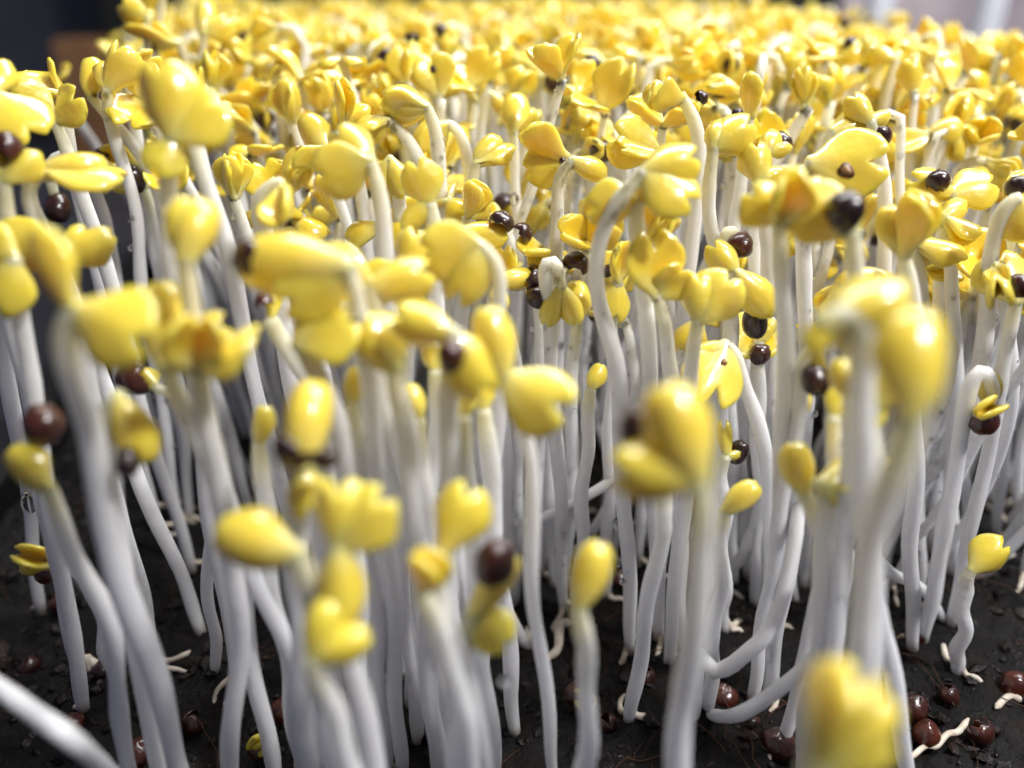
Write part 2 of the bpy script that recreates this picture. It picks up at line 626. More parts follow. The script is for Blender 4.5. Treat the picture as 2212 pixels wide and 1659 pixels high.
def tray():
    root = bpy.data.objects.new('seedling_tray', None); COL.objects.link(root)
    root.location = (0, 0, -46 * MM)
    tag(root, 'shallow black plastic tray filled with dark wet soil', 'tray')
    c = [(edge_left(YN) - 3, YN - 3), (edge_right(YN) + 3, YN - 3), (edge_right(YF) + 3, YF + 3), (edge_left(YF) - 3, YF + 3)]
    for i in range(4):
        a, b = np.array(c[i]), np.array(c[(i + 1) % 4])
        t = unit(b - a); n = np.array([t[1], -t[0]])
        V = []
        for p in (a - t * 0.0, b + t * 0.0):
            for off, z in ((0, 0), (0, 47), (1.2, 48.2), (5, 48.2), (5, 46.5), (1.6, 46.5), (1.6, 0)):
                q = p + n * off
                V.append((q[0], q[1], z))
        m = 7
        F = [(k, (k + 1) % m, m + (k + 1) % m, m + k) for k in range(m)] + [tuple(range(m))[::-1], tuple(range(m, 2 * m))]
        link('side_wall', make_mesh('side_wall', V, F, M_TRAY, smooth=False), root)
    V = [(p[0], p[1], 0.5) for p in c] + [(p[0], p[1], 2.0) for p in c]
    link('tray_floor', make_mesh('tray_floor', V, [(3, 2, 1, 0), (4, 5, 6, 7)] + [(k, (k + 1) % 4, 4 + (k + 1) % 4, 4 + k) for k in range(4)], M_TRAY, smooth=False), root)


tray()


VGRID = {}


def vnoise(x, y, s, seed):
    if seed not in VGRID:
        VGRID[seed] = np.random.default_rng(seed).uniform(-1, 1, (256, 256))
    G = VGRID[seed]
    u, v = x / s + 77.3, y / s + 51.7
    i, j = np.floor(u).astype(int), np.floor(v).astype(int)
    f, g = u - i, v - j
    f = f * f * (3 - 2 * f); g = g * g * (3 - 2 * g)
    i0, j0, i1, j1 = i % 256, j % 256, (i + 1) % 256, (j + 1) % 256
    return (G[i0, j0] * (1 - f) + G[i1, j0] * f) * (1 - g) + (G[i0, j1] * (1 - f) + G[i1, j1] * f) * g


def soil_z(x, y):
    z = 1.3 * vnoise(x, y, 11, 1) + 0.8 * vnoise(x, y, 4.2, 2) + 0.45 * np.abs(vnoise(x, y, 1.9, 3)) + 0.22 * vnoise(x, y, 0.9, 4)
    return z


def soil():
    ys = np.concatenate([np.arange(YN, 125, 0.62), np.linspace(125, YF, 60)])
    us = np.linspace(0, 1, 250)
    Y, Uu = np.meshgrid(ys, us, indexing='ij')
    X = edge_left(Y) * (1 - Uu) + edge_right(Y) * Uu
    Z = soil_z(X, Y)
    V = np.stack([X, Y, Z], -1).reshape(-1, 3)
    n, m = len(ys), len(us)
    idx = np.arange(n * m).reshape(n, m)
    F = np.stack([idx[:-1, :-1], idx[:-1, 1:], idx[1:, 1:], idx[1:, :-1]], -1).reshape(-1, 4)
    o = link('ground', make_mesh('ground', V, F.tolist(), M_SOIL))
    tag(o, 'dark wet potting soil between the white stems', 'soil', kind='structure')


soil()


def crumbs():
    """bark crumbs and coir strands scattered over the soil"""
    ico_v = np.array([(0, 0, 1), (.89, 0, .45), (.28, .85, .45), (-.72, .53, .45), (-.72, -.53, .45), (.28, -.85, .45),
                      (.72, .53, -.45), (-.28, .85, -.45), (-.89, 0, -.45), (-.28, -.85, -.45), (.72, -.53, -.45), (0, 0, -1)])
    ico_f = [(0, 1, 2), (0, 2, 3), (0, 3, 4), (0, 4, 5), (0, 5, 1), (1, 6, 2), (2, 7, 3), (3, 8, 4), (4, 9, 5), (5, 10, 1),
             (6, 7, 2), (7, 8, 3), (8, 9, 4), (9, 10, 5), (10, 6, 1), (11, 7, 6), (11, 8, 7), (11, 9, 8), (11, 10, 9), (11, 6, 10)]
    V, F = [], []
    for k in range(5200):
        y = rng.uniform(30, 135); x = rng.uniform(edge_left(y) + 2, 75)
        s = rng.choice([0.25, 0.4, 0.65, 1.0], p=[.4, .35, .19, .06]) * rng.uniform(0.8, 1.2)
        sc = np.array([1, rng.uniform(.5, 1), rng.uniform(.3, .7)]) * s
        a = rng.uniform(0, 6.28); t = rng.uniform(-0.5, 0.5)
        v = ico_v * (1 + rng.uniform(-0.45, 0.45, (12, 1))) * sc
        R = np.array([[math.cos(a), -math.sin(a), 0], [math.sin(a), math.cos(a), 0], [0, 0, 1]]) @ np.array([[1, 0, 0], [0, math.cos(t), -math.sin(t)], [0, math.sin(t), math.cos(t)]])
        v = v @ R.T + (x, y, float(soil_z(x, y)) + s * 0.15)
        b = len(V) * 12
        V.append(v); F += [(b + i, b + j, b + l) for i, j, l in ico_f]
    o = link('soil_crumbs', make_mesh('soil_crumbs', np.vstack(V), F, M_CRUMB, smooth=False))
    tag(o, 'dark reddish bark crumbs scattered over the wet soil', 'crumbs', kind='stuff')
    V, F = [], []
    nv = 0
    for k in range(240):
        y = rng.uniform(36, 120); x = rng.uniform(edge_left(y) + 4, 70)
        a = rng.uniform(0, 6.28); ln = rng.uniform(3, 9)
        p = [np.array([x, y, float(soil_z(x, y)) + 0.3])]
        for q in range(4):
            a += rng.uniform(-0.6, 0.6)
            nx = p[-1] + np.array([math.cos(a), math.sin(a), 0]) * ln / 4
            nx[2] = float(soil_z(nx[0], nx[1])) + rng.uniform(0.1, 1.0)
            p.append(nx)
        path = spline(p, 9)
        v, f, _ = tube(path, np.full(9, rng.uniform(0.035, 0.07)), 4, 0, k, False)
        V.append(v); F += [tuple(nv + i for i in q) for q in f]; nv += len(v)
    o = link('coir_fibres', make_mesh('coir_fibres', np.vstack(V), F, M_FIBRE))
    tag(o, 'thin brown coir fibres tangled on the wet soil', 'fibres', kind='stuff')


crumbs()

# ---------------------------------------------------------------- seedlings
N_SEEDLINGS = 0
HERO_HEADS = []


def bloom(root, base, code, var, d, nrm, tip, s):
    me, P = leaf_mesh(code, var)
    o = link('cotyledon', me, root, leaf_frame(d, nrm, tip - base, s * 1.24))
    return o, P


def coat(root, base, kind, p, r, d, tone=0.3, spin=0.0):
    return link('seed_coat', seed_mesh(kind, random.randrange(5), tone), root, seed_frame(d, p - base, r, spin))


def start(label, base, group, cat='seedling'):
    global N_SEEDLINGS
    N_SEEDLINGS += 1
    root = bpy.data.objects.new('seedling', None)
    COL.objects.link(root)
    root.empty_display_size = 0.002
    root.location = base * MM
    return tag(root, label, cat, group)


def stem_part(root, base, path, r, seed, sides=12, tone=None, taper=True):
    n = len(path)
    u = np.concatenate([[0], np.cumsum(np.linalg.norm(np.diff(path, axis=0), axis=1))])
    u /= u[-1]
    rad = r * np.interp(u, [0, 0.08, 0.3, 0.8, 0.95, 1], [0.82, 0.95, 1.04, 0.98, 0.88, 0.72])
    q = np.random.default_rng(seed + 5)
    f1, f2 = q.uniform(4, 9, 2); p1, p2 = q.uniform(0, 6.28, 2)
    fade = np.minimum(1, np.minimum(u, 1 - u) * 6)
    path = path + np.stack([0.22 * np.sin(f1 * 2 * u + p1) * fade, 0.22 * np.sin(f2 * 2 * u + p2) * fade, 0 * u], 1)
    rad = rad * (1 + 0.05 * np.sin(2.3 * f2 * u + p1))
    V, F, al = tube(path - base, rad, sides, 0.06, seed)
    link('stem', make_mesh('stem', V, F, M_STEM, al, random.random() if tone is None else tone), root)
    if root:
        roots_part(root, base, r, seed)
    return rad


def roots_part(root, base, r, seed):
    q = np.random.default_rng(seed + 77)
    for k in range(q.integers(0, 3)):
        a = q.uniform(0, 6.28)
        ln = q.uniform(2.0, 5.5)
        p = [base + np.array([0, 0, q.uniform(.6, 1.6)])]
        for i in range(1, 5):
            a += q.uniform(-.7, .7)
            nx = p[-1] + np.array([math.cos(a), math.sin(a), 0]) * ln / 4
            nx[2] = float(soil_z(nx[0], nx[1])) + (0.25 if i < 3 else -0.15 * i)
            p.append(nx)
        path = spline(p, 14)
        V, F, al = tube(path - base, np.linspace(r * .55, r * .25, 14), 7, .16, int(seed) + k)
        link('root', make_mesh('root', V, F, M_ROOT), root)


def imgdir(a, tow):
    a = math.radians(a)
    return unit(math.cos(a) * RGT + math.sin(a) * UPV - tow * FWD)


def H(label, d, tip, path, cots=(), seeds=(), lean=None, r=0.62, dew=0, spots=(), group=None, cat='seedling', root_at=True):
    """seedling drawn from the photograph: its top at pixel tip and depth d, its stem through the pixels of path and on down to the soil"""
    h = px(*tip, d)
    if lean is None:
        lean = 0.09 * h[2]
    b0 = np.array([h[0], h[1] + lean, 0.0])
    n = unit(np.cross(RGT, b0 - h))
    pts = [h]
    for q in path:
        ray = px(q[0], q[1], 1.0) - CAM
        pts.append(CAM + ray * (((h - CAM) @ n) / (ray @ n)))
    keep = [pts[0]]
    for p in pts[1:]:
        if p[2] < 0.3:
            break
        keep.append(p)
    pts = keep
    if len(pts) == 1:
        pts.append(h + (b0 - h) * 0.4)
    last = pts[-1]
    if last[2] > 0.5:
        dr = pts[-1] - pts[-2]
        sl = np.clip(dr[0] / min(dr[2], -1e-3), -0.55, 0.55) * 0.75
        sy = lean / max(h[2], 1) * -1
        for f in (0.5, 1.0):
            z = last[2] * (1 - f) - 0.6 * f
            pts.append(np.array([last[0] + sl * (z - last[2]), last[1] + sy * (z - last[2]) * 1.0, z]))
    pts = pts[::-1]
    base = pts[0].copy()
    base[2] = float(soil_z(base[0], base[1])) - 0.3
    pts[0] = base
    path3 = spline(pts, 44, 1.7, True)
    root = start(label, base, group, cat)
    sd = abs(int(tip[0] * 7 + tip[1] * 13 + d))
    rad = stem_part(root, base, path3, r, sd)
    if dew:
        dew_part(root, base, path3, rad, int(dew * 2.5), sd)
    for k, c in enumerate(cots):
        code, ang, tow, roll, s = (list(c) + [0, 0, 1.0][len(c) - 2:])[:5] if len(c) < 5 else c[:5]
        dv = imgdir(ang, tow)
        nz = -FWD - dv * (-FWD @ dv)
        nz = unit(nz)
        rr = math.radians(roll)
        nz = nz * math.cos(rr) + np.cross(dv, nz) * math.sin(rr)
        o, P = bloom(root, base, code, (int(tip[0]) + k * 3) % 6, dv, nz, h - dv * 0.25, s * (1.04 if d < 50 else 1.0))
        for sp in spots:
            if sp[0] == k:
                _, ui, vi, rs, side = sp
                i, j = int(ui * (P.shape[0] - 1)), int(vi * (P.shape[1] - 1))
                c0 = P[i, j]
                du = unit(P[i, j + 1] - P[i, j - 1]); dv2 = unit(P[i + 1, j] - P[i - 1, j])
                nn = unit(np.cross(du, dv2)) * side
                for nm, rad_, mt, off in (('brown_spot', rs, M_RING, 0.32), ('spot_centre', rs * 0.66, M_SPOT, 0.345)):
                    a = np.linspace(0, 2 * math.pi, 20, endpoint=False)
                    rw = rad_ * (1 + 0.12 * np.sin(3 * a + 1) + 0.08 * np.sin(2 * a))
                    ring = c0 + np.outer(rw * np.cos(a), du) + np.outer(rw * np.sin(a), dv2) + nn * off
                    V = np.vstack([c0 + nn * (off + 0.03), ring, ring - nn * 0.15])
                    F = [(0, 1 + q, 1 + (q + 1) % 20) for q in range(20)] + [(1 + q, 21 + q, 21 + (q + 1) % 20, 1 + (q + 1) % 20) for q in range(20)]
                    if side < 0:
                        F = [f[::-1] for f in F]
                    link(nm, make_mesh(nm, V, F, mt), o)
    for sdx in seeds:
        kind, x, y, rs, ang, tow, dd, tone = (list(sdx) + ['whole', 0, 0, 1.1, 90, 0, 0, 0.3][len(sdx):])
        coat(root, base, kind, px(x, y, d + dd), rs, imgdir(ang, tow), tone, random.uniform(0, 6))
    HERO_HEADS.append((tip[0], tip[1], d))
    return root



# --- seedlings one can tell apart: tip pixel, depth, stem pixels, leaves (shape, angle, toward, roll, size), seed coats
# upper edge, tray corner
H('tall sprout with round bulging yellow leaves above two crossing white stems', 71, (233, 190), [(231, 225), (247, 300), (270, 385), (292, 470), (312, 640)],
  [('C', 72, .5, 165, 1.05), ('R', 140, .1, 150, .95)], dew=14)
H('sprout with an oval leaf on a stem slanting behind its crossing neighbour', 73, (196, 208), [(235, 255), (285, 315), (330, 385), (372, 520)], [('E', 98, .25, 175, .95)], dew=10)
H('sprout with a wet thin-edged leaf pointing away from the crossing stems', 76, (272, 165), [(283, 230), (300, 330), (335, 480)], [('F', 35, .1, 70, .9), ('C', 150, -.3, 160, .8)])
H('sprout with long flat leaf and small leaf beside the tray corner', 69, (135, 205), [(143, 270), (152, 320), (185, 480), (220, 640)], [('F', 178, .1, 60, 1.1), ('F', 130, -.2, 110, .8)], dew=8)
H('sprout with two broad lobed leaves facing out at the tray corner', 66, (118, 262), [(135, 290), (160, 370), (205, 520)], [('B', 150, .5, 165, .78), ('B', 35, .4, 175, .72)])
H('low sprout with drooping yellow leaf at the tray rim', 58, (-12, 205), [(-20, 330), (-5, 600)], [('F', 320, .2, 150, 1.05), ('E', 95, .1, 180, .8)])
H('sprout whose dark red split seed coat sits over pointed yellow lobes at tray rim', 54, (8, 395), [(10, 450), (25, 640), (45, 800)], [('D', 110, .3, 180, 1.0), ('D', 70, .2, 150, 1.0)],
  [('cap', 14, 328, 1.25, 90, .1, 0, .7)])
H('hooked sprout with a glossy round head curling over', 57, (92, 372), [(66, 385), (54, 420), (72, 470), (100, 520), (150, 640)], [('R', 20, .35, 170, 1.15), ('F', 10, -.2, 120, 1.2)])
H('sprout hiding a dark seed behind a bright white stem', 78, (310, 408), [(330, 440), (345, 600)], [('D', 200, .1, 90, .9)], [('whole', 288, 385, 1.15, 120, .3, -1, .0)])
H('thin sprout with a plain dark seed on its tip near the tray corner', 80, (118, 425), [(105, 350), (160, 330), (210, 430), (240, 560)], [], [('whole', 124, 450, 1.35, 270, .2, 0, .2)])
H('tall sprout with a big hazy yellow head beside the hooked ones', 49, (372, 300), [(372, 330), (365, 470), (395, 700)], [('C', 100, .5, 175, 1.05), ('F', 250, .5, 170, .6), ('F', 45, .1, 165, .9)])
H('thick white stem leaning beside the big hazy yellow head', 56, (405, 262), [(425, 330), (455, 440), (490, 560), (540, 760)], [('E', 120, .1, 180, .6)], r=.66)
H('sprout with a fat round yellow head and one small glint', 44, (400, 560), [(405, 620), (428, 760), (470, 980), (515, 1250)], [('R', 80, .4, 180, 1.05), ('C', 120, .1, 150, .9)], r=.66)
H('sprout with a cupped amber leaf half hidden by a pale stem', 77, (375, 410), [(372, 480), (378, 700)], [('C', 60, .2, 10, .8), ('C', 150, .1, 20, .7)])
H('sprout bent into a tight hook with a teardrop leaf hanging', 57, (606, 398), [(577, 398), (557, 432), (560, 480), (578, 540), (610, 700)], [('E', 292, .25, 20, .98)], r=.7)
# canopy, sharp zone
H('sprout with leaf reaching up and a dark leaf drooping under it', 72, (700, 318), [(706, 360), (727, 430), (752, 510), (775, 640)], [('E', 130, .1, 170, 1.0), ('F', 230, .1, 100, .75)], dew=10)
H('sprout with a small thin-rimmed umbrella-like top on a slim stem', 84, (737, 128), [(748, 160), (768, 225), (790, 330)], [('M', 160, .2, 80, .68), ('M', 20, .2, -80, .68)], r=.55)
H('sprout with wet gleaming leaf folded in a ring', 74, (742, 262), [(752, 300), (775, 420)], [('K', 100, .3, 30, .9), ('D', 60, .1, 120, .9)], dew=6)
H('sprout with domed leaf drooping from a slanting stem beside the wet ring-leaved one', 72, (836, 258), [(858, 268), (885, 310), (915, 368), (935, 440)], [('M', 182, .25, 95, 1.0), ('C', 215, .3, 170, .8)], dew=10)
H('sprout with a large downward cupped leaf on a long curved stem', 71, (920, 232), [(934, 250), (943, 300), (951, 380), (962, 490)], [('C', 170, .3, 172, 1.08), ('F', 190, -.1, 120, .9)], dew=12)
H('sprout with a limp pale leaf in front of the domed one', 56, (800, 352), [(812, 375), (822, 440), (835, 560), (850, 700)], [('C', 140, .4, 175, .92), ('F', 200, .3, 150, .9)], r=.64)
H('sprout with a rounded paddle leaf hanging on the bend of its stem', 68, (842, 345), [(862, 400), (870, 560)], [('C', 300, .5, 175, .85), ('E', 250, .2, 170, .7)])
H('sprout with an orange tinted flat leaf', 60, (928, 440), [(935, 470), (946, 560), (950, 700)], [('F', 110, .5, 175, .78), ('E', 235, .2, 150, .7)])
H('sprout with curled yellow head on a stem that bends near the top', 79, (968, 270), [(985, 268), (1000, 300), (1015, 360), (1025, 450)], [('C', 215, .2, 165, .95), ('F', 240, .1, 120, .9)])
H('sprout with one upright egg-shaped bud on a very straight stem', 80, (1110, 285), [(1112, 320), (1116, 430), (1118, 560)], [('E', 93, .15, 170, 1.02)], r=.6)
H('sprout with two narrow leaves pointing up like rabbit ears', 71, (1030, 352), [(1020, 380), (1010, 480)], [('E', 62, .1, 170, .86), ('E', 50, -.3, 120, 1.0)])
H('sprout with a folded leaf ending in a sharp point', 70, (1218, 345), [(1212, 380), (1203, 440), (1200, 560)], [('K', 172, .15, 65, 1.02), ('F', 200, .1, 160, .85)], [('cap', 1216, 348, .35, 120, .3, -1, .2)], dew=12)
H('sprout curled over in a smooth ring with a glossy knob', 68, (1240, 350), [(1222, 352), (1207, 378), (1204, 420), (1207, 480), (1203, 640)], [('R', 330, .2, 200, .98)], dew=14)
H('sprout with torn yellow leaf and dark seed just behind it', 70, (1010, 470), [(1005, 520), (1000, 620)], [('K', 100, .3, 60, .85), ('D', 60, .3, 140, .8)], [('cap', 1030, 428, 1.0, 0, .2, 1, .8)])
H('sprout with long leaf and two brown banded seed halves', 67, (985, 510), [(975, 560), (960, 700)], [('E', 8, .2, 170, 1.05), ('R', 340, -.1, 160, .9)],
  [('cap', 1082, 482, 1.0, 60, .3, 0, .1), ('cap', 1124, 506, .95, 20, .1, 1, .3)])
H('sprout with a bare olive ball held in a dark brown collar', 67, (1070, 610), [(1062, 660), (1075, 800)], [('R', 12, .3, 180, 1.02), ('D', 320, .1, 60, .9)],
  [('cap', 1150, 600, 1.15, 0, .1, 1, .1), ('whole', 1163, 643, .98, 300, .3, 0, .1)])
H('small sprout with two tiny leaves above a dark seed', 69, (1152, 598), [(1168, 650), (1175, 760)], [('D', 105, .2, 150, .72), ('D', 58, .2, 190, .8)])
H('sprout bent down with its leaves forming an upside-down v', 66, (1214, 622), [(1200, 560), (1188, 556), (1170, 575), (1185, 680), (1200, 900)], [('E', 248, .25, 175, .78), ('E', 292, .25, 185, .78)], dew=14)
H('sprout with brown torn pod half covering a drooping leaf', 71, (1245, 700), [(1240, 780), (1235, 950)], [('E', 95, .2, 170, 1.0)], [('cap', 1243, 575, 1.25, 80, .2, -1, .4)], dew=8)
H('sprout with a small oval leaf low among the bare stems', 69, (1276, 840), [(1270, 900), (1262, 1050)], [('E', 70, .2, 170, .62)])
H('sprout with notched leaf doubled over another leaf', 70, (1420, 330), [(1432, 370), (1440, 520)], [('B', 165, .3, 165, .92), ('F', 185, .4, 30, .9)])
H('sprout with a drooping pale top on a long curved stem', 56, (1392, 372), [(1345, 420), (1312, 480), (1290, 560), (1290, 660), (1330, 800), (1345, 980)], [('C', 20, .3, 175, .95), ('F', 330, .3, 160, 1.0)], r=.7, dew=10)
H('sprout with hanging leaf flap beside the drooping pale top', 58, (1375, 440), [(1376, 480), (1385, 620), (1400, 800)], [('C', 60, .3, 175, .9), ('F', 190, .2, 150, .85)], r=.66)
H('sprout with clear-edged leaf folded to a point under a dark rim', 70, (1475, 215), [(1500, 250), (1510, 330), (1500, 460)], [('K', 215, .2, 60, .9), ('E', 160, -.1, 170, .9)], [('cap', 1513, 212, .7, 30, .1, 3, .0)])
H('sprout with round cap leaf and heart leaf below on a bright stem', 66, (1542, 318), [(1535, 370), (1532, 480), (1560, 640)], [('C', 35, .35, 178, .92), ('R', 80, .3, 170, .95)], [('whole', 1592, 248, .5, 90, .2, 1, .0)], dew=8)
H('sprout with an upturned leaf like a little boat', 71, (1620, 250), [(1605, 320), (1590, 480)], [('C', 120, .1, 80, .85)])
H('sprout with olive seed shadowed behind a curled leaf', 73, (1655, 330), [(1640, 400), (1632, 560)], [('R', 90, .2, 150, .85), ('D', 30, .2, 150, .8)], [('cap', 1682, 312, 1.15, 40, .1, 2, .1)])
H('sprout with pale domed leaf dripping at its tip', 66, (1640, 395), [(1648, 430), (1655, 560)], [('C', 95, .4, 178, .9), ('E', 30, .2, 178, .6)])
H('sprout with a large notched leaf marked by a ringed brown spot', 65, (1752, 352), [(1735, 368), (1724, 395), (1722, 440), (1735, 520), (1742, 640)], [('B', -4, .25, 172, 1.16), ('E', -25, -.1, 160, .7)], spots=[(0, .50, .42, .42, -1)], dew=10, r=.66)
H('sprout with heavy pale hook and a wet glint beside the spotted leaf', 74, (1800, 285), [(1770, 330), (1765, 480)], [('C', 15, .2, 175, 1.15), ('E', 5, -.1, 170, .9)])
H('sprout with mushroom-like leaf and dark brown seed shell', 73, (1880, 262), [(1900, 330), (1910, 480)], [('C', 120, .3, 178, .8), ('E', 30, 0, 170, .6)], [('cap', 1900, 290, 1.1, 310, .2, 0, .3)])
H('short thick sprout with a broad softly cupped head below the spotted leaf', 51, (1683, 478), [(1683, 520), (1690, 650), (1692, 850), (1690, 1050)], [('C', 100, .6, 5, .95), ('F', 60, .4, 170, .85), ('F', 140, .4, 170, .7)], r=.66)
H('sprout with big round dark seed worn like a helmet', 50, (1840, 500), [(1850, 560), (1845, 760)], [('F', 150, .1, 170, 1.0), ('C', 90, -.2, 170, .9)], [('whole', 1826, 456, 1.22, 90, .4, -1, .0)], r=.66)
H('sprout with upright leaf pair joined like praying hands', 58, (1950, 548), [(1962, 600), (1975, 760)], [('K', 108, .2, 40, 1.05), ('E', 110, .35, 170, .9)])
H('sprout with two spread leaves and a seed shell dangling', 70, (2058, 420), [(2040, 470), (2030, 620)], [('C', 160, .3, 175, .9), ('F', 20, .2, 160, .95), ('E', 35, -.2, 150, .85)], [('split', 2026, 393, 1.05, 90, .3, -1, .2)])
H('sprout with puffy leaf drooping to a beak', 68, (2040, 470), [(2050, 520), (2062, 660)], [('R', 40, .2, 170, 1.0), ('K', 350, .1, 70, .8)], dew=6)
H('sprout with smooth slipper-shaped leaf lying level', 67, (1975, 525), [(1985, 580), (1995, 720)], [('E', 2, .25, 120, 1.05), ('C', 350, .2, 175, .75)])
H('sprout doubled over at the tray side under a dark seed', 62, (2200, 430), [(2180, 425), (2160, 470), (2140, 560), (2120, 720)], [('C', 300, .2, 175, .9)], [('cap', 2200, 410, 1.1, 110, .1, 2, .1)], r=.66)
H('sprout with dark red split seed between yellow flaps at tray side', 64, (2195, 650), [(2180, 720), (2150, 900)], [('F', 100, -.2, 170, 1.0), ('E', 60, .1, 160, .9)], [('split', 2200, 618, 1.0, 140, .4, -2, .6)])
H('sprout with olive wavy leaf beneath the canopy', 78, (2085, 640), [(2095, 700), (2080, 860)], [('F', 160, .1, 60, 1.1), ('E', 80, .2, 170, .95)])
H('sprout with pointed glossy red-brown seed hung on a bent white neck', 69, (1586, 505), [(1572, 480), (1552, 430), (1545, 360)][:1] + [(1560, 520), (1570, 640)], [], [('whole', 1598, 530, 1.1, 250, .2, -1, .7)])
H('sprout with a plump shining leaf hanging above a round dark seed', 66, (1590, 590), [(1572, 600), (1575, 700), (1560, 900)], [('E', 318, .35, 178, 1.05), ('C', 130, .2, 170, .85)], [('whole', 1630, 698, 1.15, 100, .3, 2, .0)])
H('low sprout with torn brown pod stuck to a neighbouring stem', 70, (1640, 738), [(1635, 790), (1640, 960)], [('D', 60, .2, 160, .8)], [('split', 1643, 765, .95, 200, .3, 0, .4)])
H('sprout with saddle-shaped bright yellow leaf dotted with water', 60, (1418, 640), [(1440, 700), (1455, 860)], [('B', 95, .4, 15, .92), ('F', 50, .3, 20, .7)], dew=6)
H('sprout with broad brown-tinged leaf facing outwards beside the water-dotted one', 59, (1508, 692), [(1500, 740), (1490, 900), (1475, 1100)], [('C', 90, .5, 175, .88), ('F', 55, .2, 165, .95)])
H('sprout with ear-like yellow leaf tucked behind a rough wet stem', 68, (1335, 610), [(1322, 700), (1320, 860)], [('E', 95, .1, 20, .9), ('C', 270, .2, 170, .8)])
H('sprout with two brown dots on its hanging leaf and a bright bare stem', 64, (1568, 745), [(1590, 765), (1606, 820), (1635, 920), (1660, 1060), (1668, 1200)], [('B', 252, .3, 172, 1.0), ('E', 215, .3, 165, .75)], spots=[(0, .45, .55, .22, -1)], dew=6)
# front rows
INNER = {760: 'between the golden ball head and the half-shut lips', 905: 'between the half-shut lips and the hooded dark red seed', 1000: 'straight below the hooded dark red seed', 1045: 'below the paired oval and notched leaves', 700: 'beside the golden ball head', 560: 'flanking the golden ball head opposite the half-shut lips', 940: 'behind the hooded dark red seed, slanting', 820: 'straight beneath the half-shut lips leaves', 960: 'behind the hooded dark red seed, upright', 870: 'hidden behind the half-shut lips leaves', 1835: 'beneath the long drooping leaf', 1880: 'beneath the wet double leaf and shell scrap', 1800: 'beside the dangling dark seed', 1720: 'between the upright glossy bud and the two-dotted leaf', 1440: 'beside the big oval leaf with dark seed'}
H('front sprout with long drooping leaf over a thick bluish white stem', 38, (1795, 690), [(1840, 660), (1865, 700), (1862, 800), (1868, 1000), (1878, 1250)], [('C', 15, .35, 178, 1.05), ('E', 250, .3, 165, .5), ('E', 8, -.4, 178, 1.35)], r=.68)
H('front sprout with one tall upright leaf tapering into its stem', 33, (1968, 905), [(1945, 990), (1905, 1110), (1885, 1240)], [('E', 80, .25, 178, 1.02)], r=.66)
H('front sprout with dark seed dangling under a thin pale bend', 55, (1765, 755), [(1748, 740), (1735, 790), (1720, 900)], [('D', 285, .2, 170, .8)], [('whole', 1762, 822, 1.0, 270, .3, 0, .1)])
H('front sprout with wet double leaf and reddish shell scrap', 47, (1885, 880), [(1880, 950), (1890, 1100)], [('E', 85, .2, 175, .9), ('E', 70, .4, 140, .85)], [('cap', 1868, 800, .5, 200, .3, -2, .8)])
H('front sprout with big oval leaf, dark seed and leaf flap on a broad stem', 36, (1510, 1040), [(1520, 1075), (1515, 1180), (1490, 1350), (1478, 1560)], [('E', 112, .35, 175, 1.08), ('C', 178, .2, 170, .95)], [('whole', 1384, 930, 1.08, 90, .2, 3, .3)], r=.74)
H('tiny sprout with a shield leaf clasping a shining brown seed', 69, (1570, 985), [(1560, 1020), (1565, 1150)], [('K', 100, .3, 165, .72), ('D', 20, .1, 160, .6)], [('whole', 1594, 976, .95, 60, .3, 1, .4)])
H('tiny sprout with only a smooth plump yellow leaf low by the broad stem', 60, (1565, 1105), [(1560, 1150), (1552, 1280)], [('E', 40, .4, 175, .78)])
H('front sprout with upright glossy bud and leaning stem', 52, (1738, 1068), [(1760, 1110), (1790, 1200), (1800, 1330)], [('E', 102, .3, 178, .85)])
H('front sprout with orange-stained leaf crossing behind a thick stem', 50, (1775, 1050), [(1785, 1100), (1775, 1280)], [('F', 35, .1, 110, 1.0), ('E', 20, .2, 170, 1.1), ('E', 0, .1, 160, 1.2)], [('cap', 1826, 962, .4, 90, .4, -2, .5)])
H('sprout with half-shelled round head showing yellow pleats over a red-brown base', 66, (2140, 880), [(2150, 850), (2120, 790), (2080, 900), (2050, 1100)], [('K', 200, .5, 20, .85), ('E', 110, .35, 140, .75)], [('cap', 2124, 905, 1.22, 275, .25, 0, .9)])
H('low sprout with pitted yellow head near the tray side', 70, (2100, 1232), [(2085, 1260), (2080, 1350)], [('C', 40, .4, 178, .9)])
H('front sprout with crescent leaf above a folded yellow leaf', 42, (960, 1185), [(945, 1230), (985, 1400), (1040, 1640)], [('C', 70, .3, 172, .8)], r=.6)
H('front sprout with folded triangular leaf on a leaning pale stem', 42, (908, 1278), [(935, 1320), (975, 1440), (1015, 1640)], [('K', 108, .4, 60, .7), ('D', 60, .3, 160, .7)], r=.64)
H('front sprout crowned by a glossy dark red seed over yellow scraps', 46, (1022, 1330), [(1010, 1390), (1000, 1500), (990, 1660)], [('D', 60, .3, 170, 1.2), ('F', 320, .2, 170, .6)], [('whole', 1070, 1215, 1.25, 80, .3, -1, .6)], r=.66)
H('front sprout with single round lemon-like leaf on its own slim stem', 44, (1250, 1310), [(1252, 1345), (1275, 1440), (1268, 1560), (1255, 1680)], [('E', 72, .45, 176, .82)], [('cap', 1300, 1190, .7, 30, -.2, 4, .3)], r=.6)
H('lowest front sprout opening two fleshy yellow leaves beside the tray soil', 31, (1765, 1660), [(1760, 1720)], [('K', 72, .5, 165, .98), ('E', 40, .3, 178, .95), ('E', 20, .1, 160, .8)], r=.7)
H('front sprout with leaf stretched level like a spoon', 40, (640, 1195), [(665, 1260), (690, 1400), (715, 1600)], [('E', 172, .2, 176, 1.08)], r=.7)
